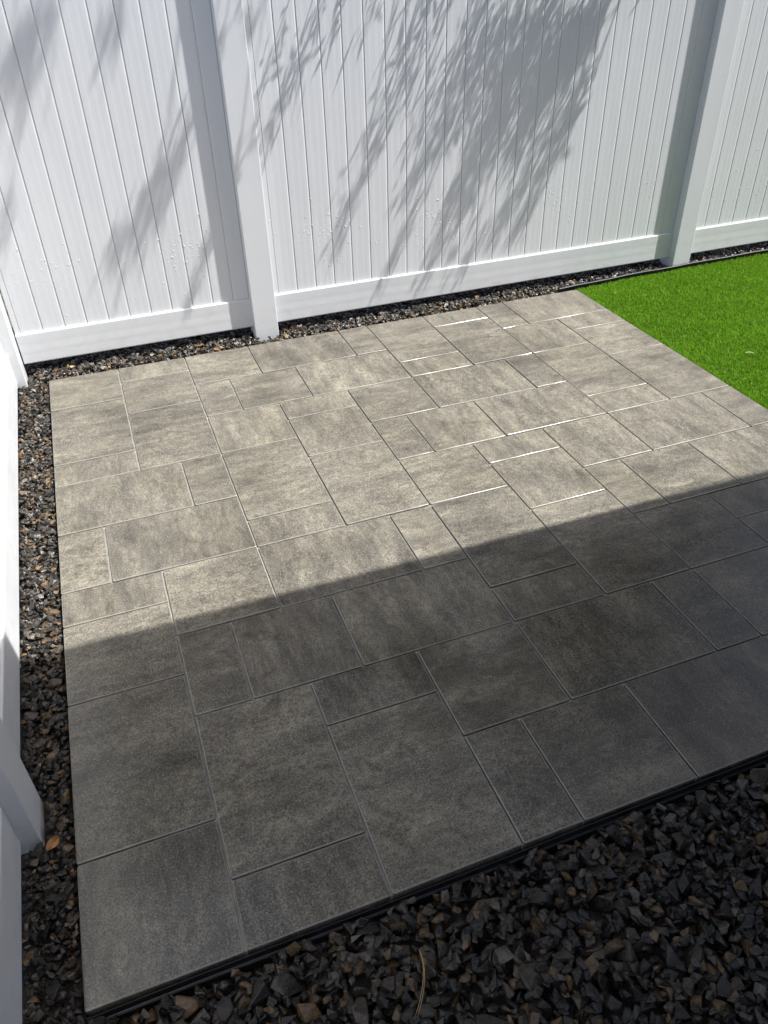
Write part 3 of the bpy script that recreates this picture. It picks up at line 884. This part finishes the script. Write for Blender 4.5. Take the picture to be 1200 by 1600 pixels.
def twig_path(a, b, tip, rng):
    """A drooping twig from a limb end to the start of a spray and along it."""
    a, b, tip = Vector(a), Vector(b), Vector(tip)
    ln = (b - a).length
    pts = [a]
    for q in (0.2, 0.4, 0.6, 0.8):
        w = Vector(rng.normal(0, 0.03, 3)) * ln * 0.6
        pts.append(a.lerp(b, q) + Vector((0, 0.05 * ln * math.sin(math.pi * q), 0.16 * ln * math.sin(math.pi * q))) + w)
    return pts + [b, tip]
def overhanging_tree():
    rng = np.random.default_rng(17)
    foot = Vector((4.3, 4.5, -0.1))
    root = empty('overhanging_tree', foot)
    tag(root, 'narrow-leaved tree behind the back fence whose sprays overhang it', 'tree')
    def loc(p): return Vector(p) - foot
    trunk_pts = [foot, (4.25, 4.45, 1.2), (4.15, 4.4, 2.4), (4.1, 4.35, 3.6), (4.0, 4.4, 5.0), (3.9, 4.5, 6.6)]
    V, F = tube([loc(p) for p in trunk_pts], [0.17, 0.14, 0.12, 0.10, 0.07, 0.03], 10)
    mesh_obj('trunk', V, F, M_BARK, root, True)
    hub_near = Vector((3.75, 3.15, 3.75)); hub_mid = Vector((3.2, 2.95, 3.9)); hub_far = Vector((2.6, 2.75, 5.4))
    for hub, start in ((hub_near, trunk_pts[3]), (hub_mid, trunk_pts[3]), (hub_far, trunk_pts[4])):
        s = Vector(start); mid_ = (s + hub) / 2 + Vector((0, 0.1, 0.25))
        V, F = tube([loc(s), loc(mid_), loc(hub)], [0.05, 0.032, 0.014], 7)
        mesh_obj('limb', V, F, M_BARK, root, True)
    tv, tf = [], []
    LV, LF, LC = [], [], []
    kk = 0
    def add_leaves(P, D, L, W):
        nonlocal kk
        V, F = leaf_batch(P, D, unit(rng.normal(0, 1, (len(P), 3))), L, W)
        LV.append(V); LF.append(F + kk); kk += len(V)
        LC.append(np.repeat(leaf_cols(len(P), rng), 4, 0))
    for (x0, z0, x1, z1, hw, dens, dist) in STROKES:
        if dist > 3:
            s0 = dist * 0.62 / 6.363; s1 = s0 * 0.94
        else:                                            # spray tips hang to about 1.8 m
            s0 = max(0.11, (1.95 - z0) / 5.6); s1 = max(0.09, (1.80 - z1) / 5.6)
        A = np.array((x0, 3.1, z0)) + SD * s0; B = np.array((x1, 3.1, z1)) + SD * s1
        hub = hub_far if dist > 3 else (hub_near if x0 > 2.4 else hub_mid)
        off = len(tv)
        V, F = tube(twig_path(hub, A, B, rng), [0.006, 0.0052, 0.0045, 0.0038, 0.0032, 0.0025, 0.0011], 4)
        tv += [loc(v) for v in V]; tf += [tuple(i + off for i in f) for f in F]
        ln = math.hypot(x1 - x0, z1 - z0)
        n = max(4, int(ln * max(hw, 0.012) * 2 * dens * (1650 if dens > 1.25 else 3400 if dist > 3 else 1250)))
        t = rng.random(n)
        prof = np.sqrt(np.clip(np.sin(np.pi * (0.06 + 0.9 * t)), 0, 1))
        px = x0 + (x1 - x0) * t + rng.normal(0, 0.5, n) * hw * prof
        pz = z0 + (z1 - z0) * t + rng.normal(0, 0.03, n)
        s = s0 + (s1 - s0) * t + rng.normal(0, 0.010, n)
        P = np.c_[px, np.full(n, 3.1), pz] + SD * s[:, None]
        D = unit(np.array((B - A) / (np.linalg.norm(B - A) + 1e-6)) * 0.5 + np.array((0, 0, -0.5)) + rng.normal(0, 0.5, (n, 3)))
        add_leaves(P, D, rng.uniform(0.035, 0.065, n), rng.uniform(0.006, 0.010, n))
    # unseen high sprays, added over the patio to shade the upper left fence
    hub_high = Vector((3.0, 2.4, 7.2))
    V, F = tube([loc(trunk_pts[4]), loc((3.6, 3.4, 6.8)), loc(hub_high)], [0.05, 0.03, 0.014], 7)
    mesh_obj('limb', V, F, M_BARK, root, True)
    for q in range(32):
        y = rng.uniform(1.75, 2.6); z = rng.uniform(0.55, 1.85); s = rng.uniform(0.72, 0.92)
        A = np.array((-0.14, y, z)) + SD * s
        off = len(tv)
        V, F = tube(twig_path(hub_high, A, A + np.array((0, 0, -0.1)), rng), [0.008, 0.007, 0.006, 0.005, 0.004, 0.003, 0.0014], 4)
        tv += [loc(v) for v in V]; tf += [tuple(i + off for i in f) for f in F]
        n = 60
        P = A + rng.normal(0, 1, (n, 3)) * np.array((0.08, 0.06, 0.10))
        add_leaves(P, unit(np.array((0, 0, -0.5)) + rng.normal(0, 0.6, (n, 3))), rng.uniform(0.05, 0.09, n), rng.uniform(0.010, 0.017, n))
    mesh_obj('twigs', tv, tf, M_BARK, root)
    # the crown proper, behind the fence line
    n = 9000
    clump = rng.normal(0, 1, (150, 3)) * np.array((1.1, 0.75, 1.1)) + np.array((3.9, 4.75, 5.4))
    P = clump[rng.integers(150, size=n)] + rng.normal(0, 0.20, (n, 3))
    P = P[(P[:, 1] > 3.35) & (P[:, 2] > 2.6)]
    add_leaves(P, unit(rng.normal(0, 1, (len(P), 3)) + np.array((0, 0, -0.6))), rng.uniform(0.10, 0.19, len(P)), rng.uniform(0.03, 0.05, len(P)))
    V = np.concatenate(LV) - np.array(foot)
    o = np_mesh('crown', V, np.concatenate(LF), M_LEAF, root, np.concatenate(LC))
overhanging_tree()

def unseen_tree(foot, h, rad, label, seed):  # unseen trees, put in tall and dense to darken reflections on the patio
    rng = np.random.default_rng(seed)
    foot = Vector(foot)
    root = empty('unseen_tree', foot)
    tag(root, label, 'tree')
    V, F = tube([(0, 0, 0), (0.05, 0.02, h * 0.3), (-0.04, 0.05, h * 0.6), (0, 0, h * 0.9)], [0.16, 0.13, 0.09, 0.03], 9)
    mesh_obj('trunk', V, F, M_BARK, root, True)
    nc = 120
    cl = rng.normal(0, 1, (nc, 3)); cl = unit(cl) * rng.uniform(0.4, 1.0, (nc, 1)) * np.array(rad)
    cl[:, 2] += h * 0.66
    for k in range(6):
        c = cl[k]
        V, F = tube([(0, 0, h * 0.35 + k * 0.2), tuple(c * 0.55 + np.array((0, 0, h * 0.2))), tuple(c)], [0.05, 0.03, 0.01], 6)
        mesh_obj('limb', V, F, M_BARK, root, True)
    n = 20000
    P = cl[rng.integers(nc, size=n)] + rng.normal(0, 0.36, (n, 3))
    P = P[(P[:, 1] + foot.y > 3.4) & (P[:, 2] > 1.2)]
    V, F = leaf_batch(P, unit(rng.normal(0, 1, (len(P), 3))), unit(rng.normal(0, 1, (len(P), 3))), rng.uniform(0.16, 0.30, len(P)), rng.uniform(0.06, 0.10, len(P)))
    np_mesh('crown', V, F, M_LEAF, root, np.repeat(leaf_cols(len(P), rng), 4, 0))
unseen_tree((-1.3, 7.3, -0.1), 11.0, (2.5, 1.8, 4.2), 'unseen leafy tree behind the left end of the back fence, made tall for dark reflections', 31)
unseen_tree((2.1, 7.6, -0.1), 12.0, (2.6, 1.9, 4.4), 'unseen leafy tree behind the middle of the back fence, made tallest for dark reflections', 32)
unseen_tree((5.9, 7.4, -0.1), 9.5, (2.3, 1.7, 3.6), 'unseen leafy tree added behind the right end of the back fence for dark reflections', 33)
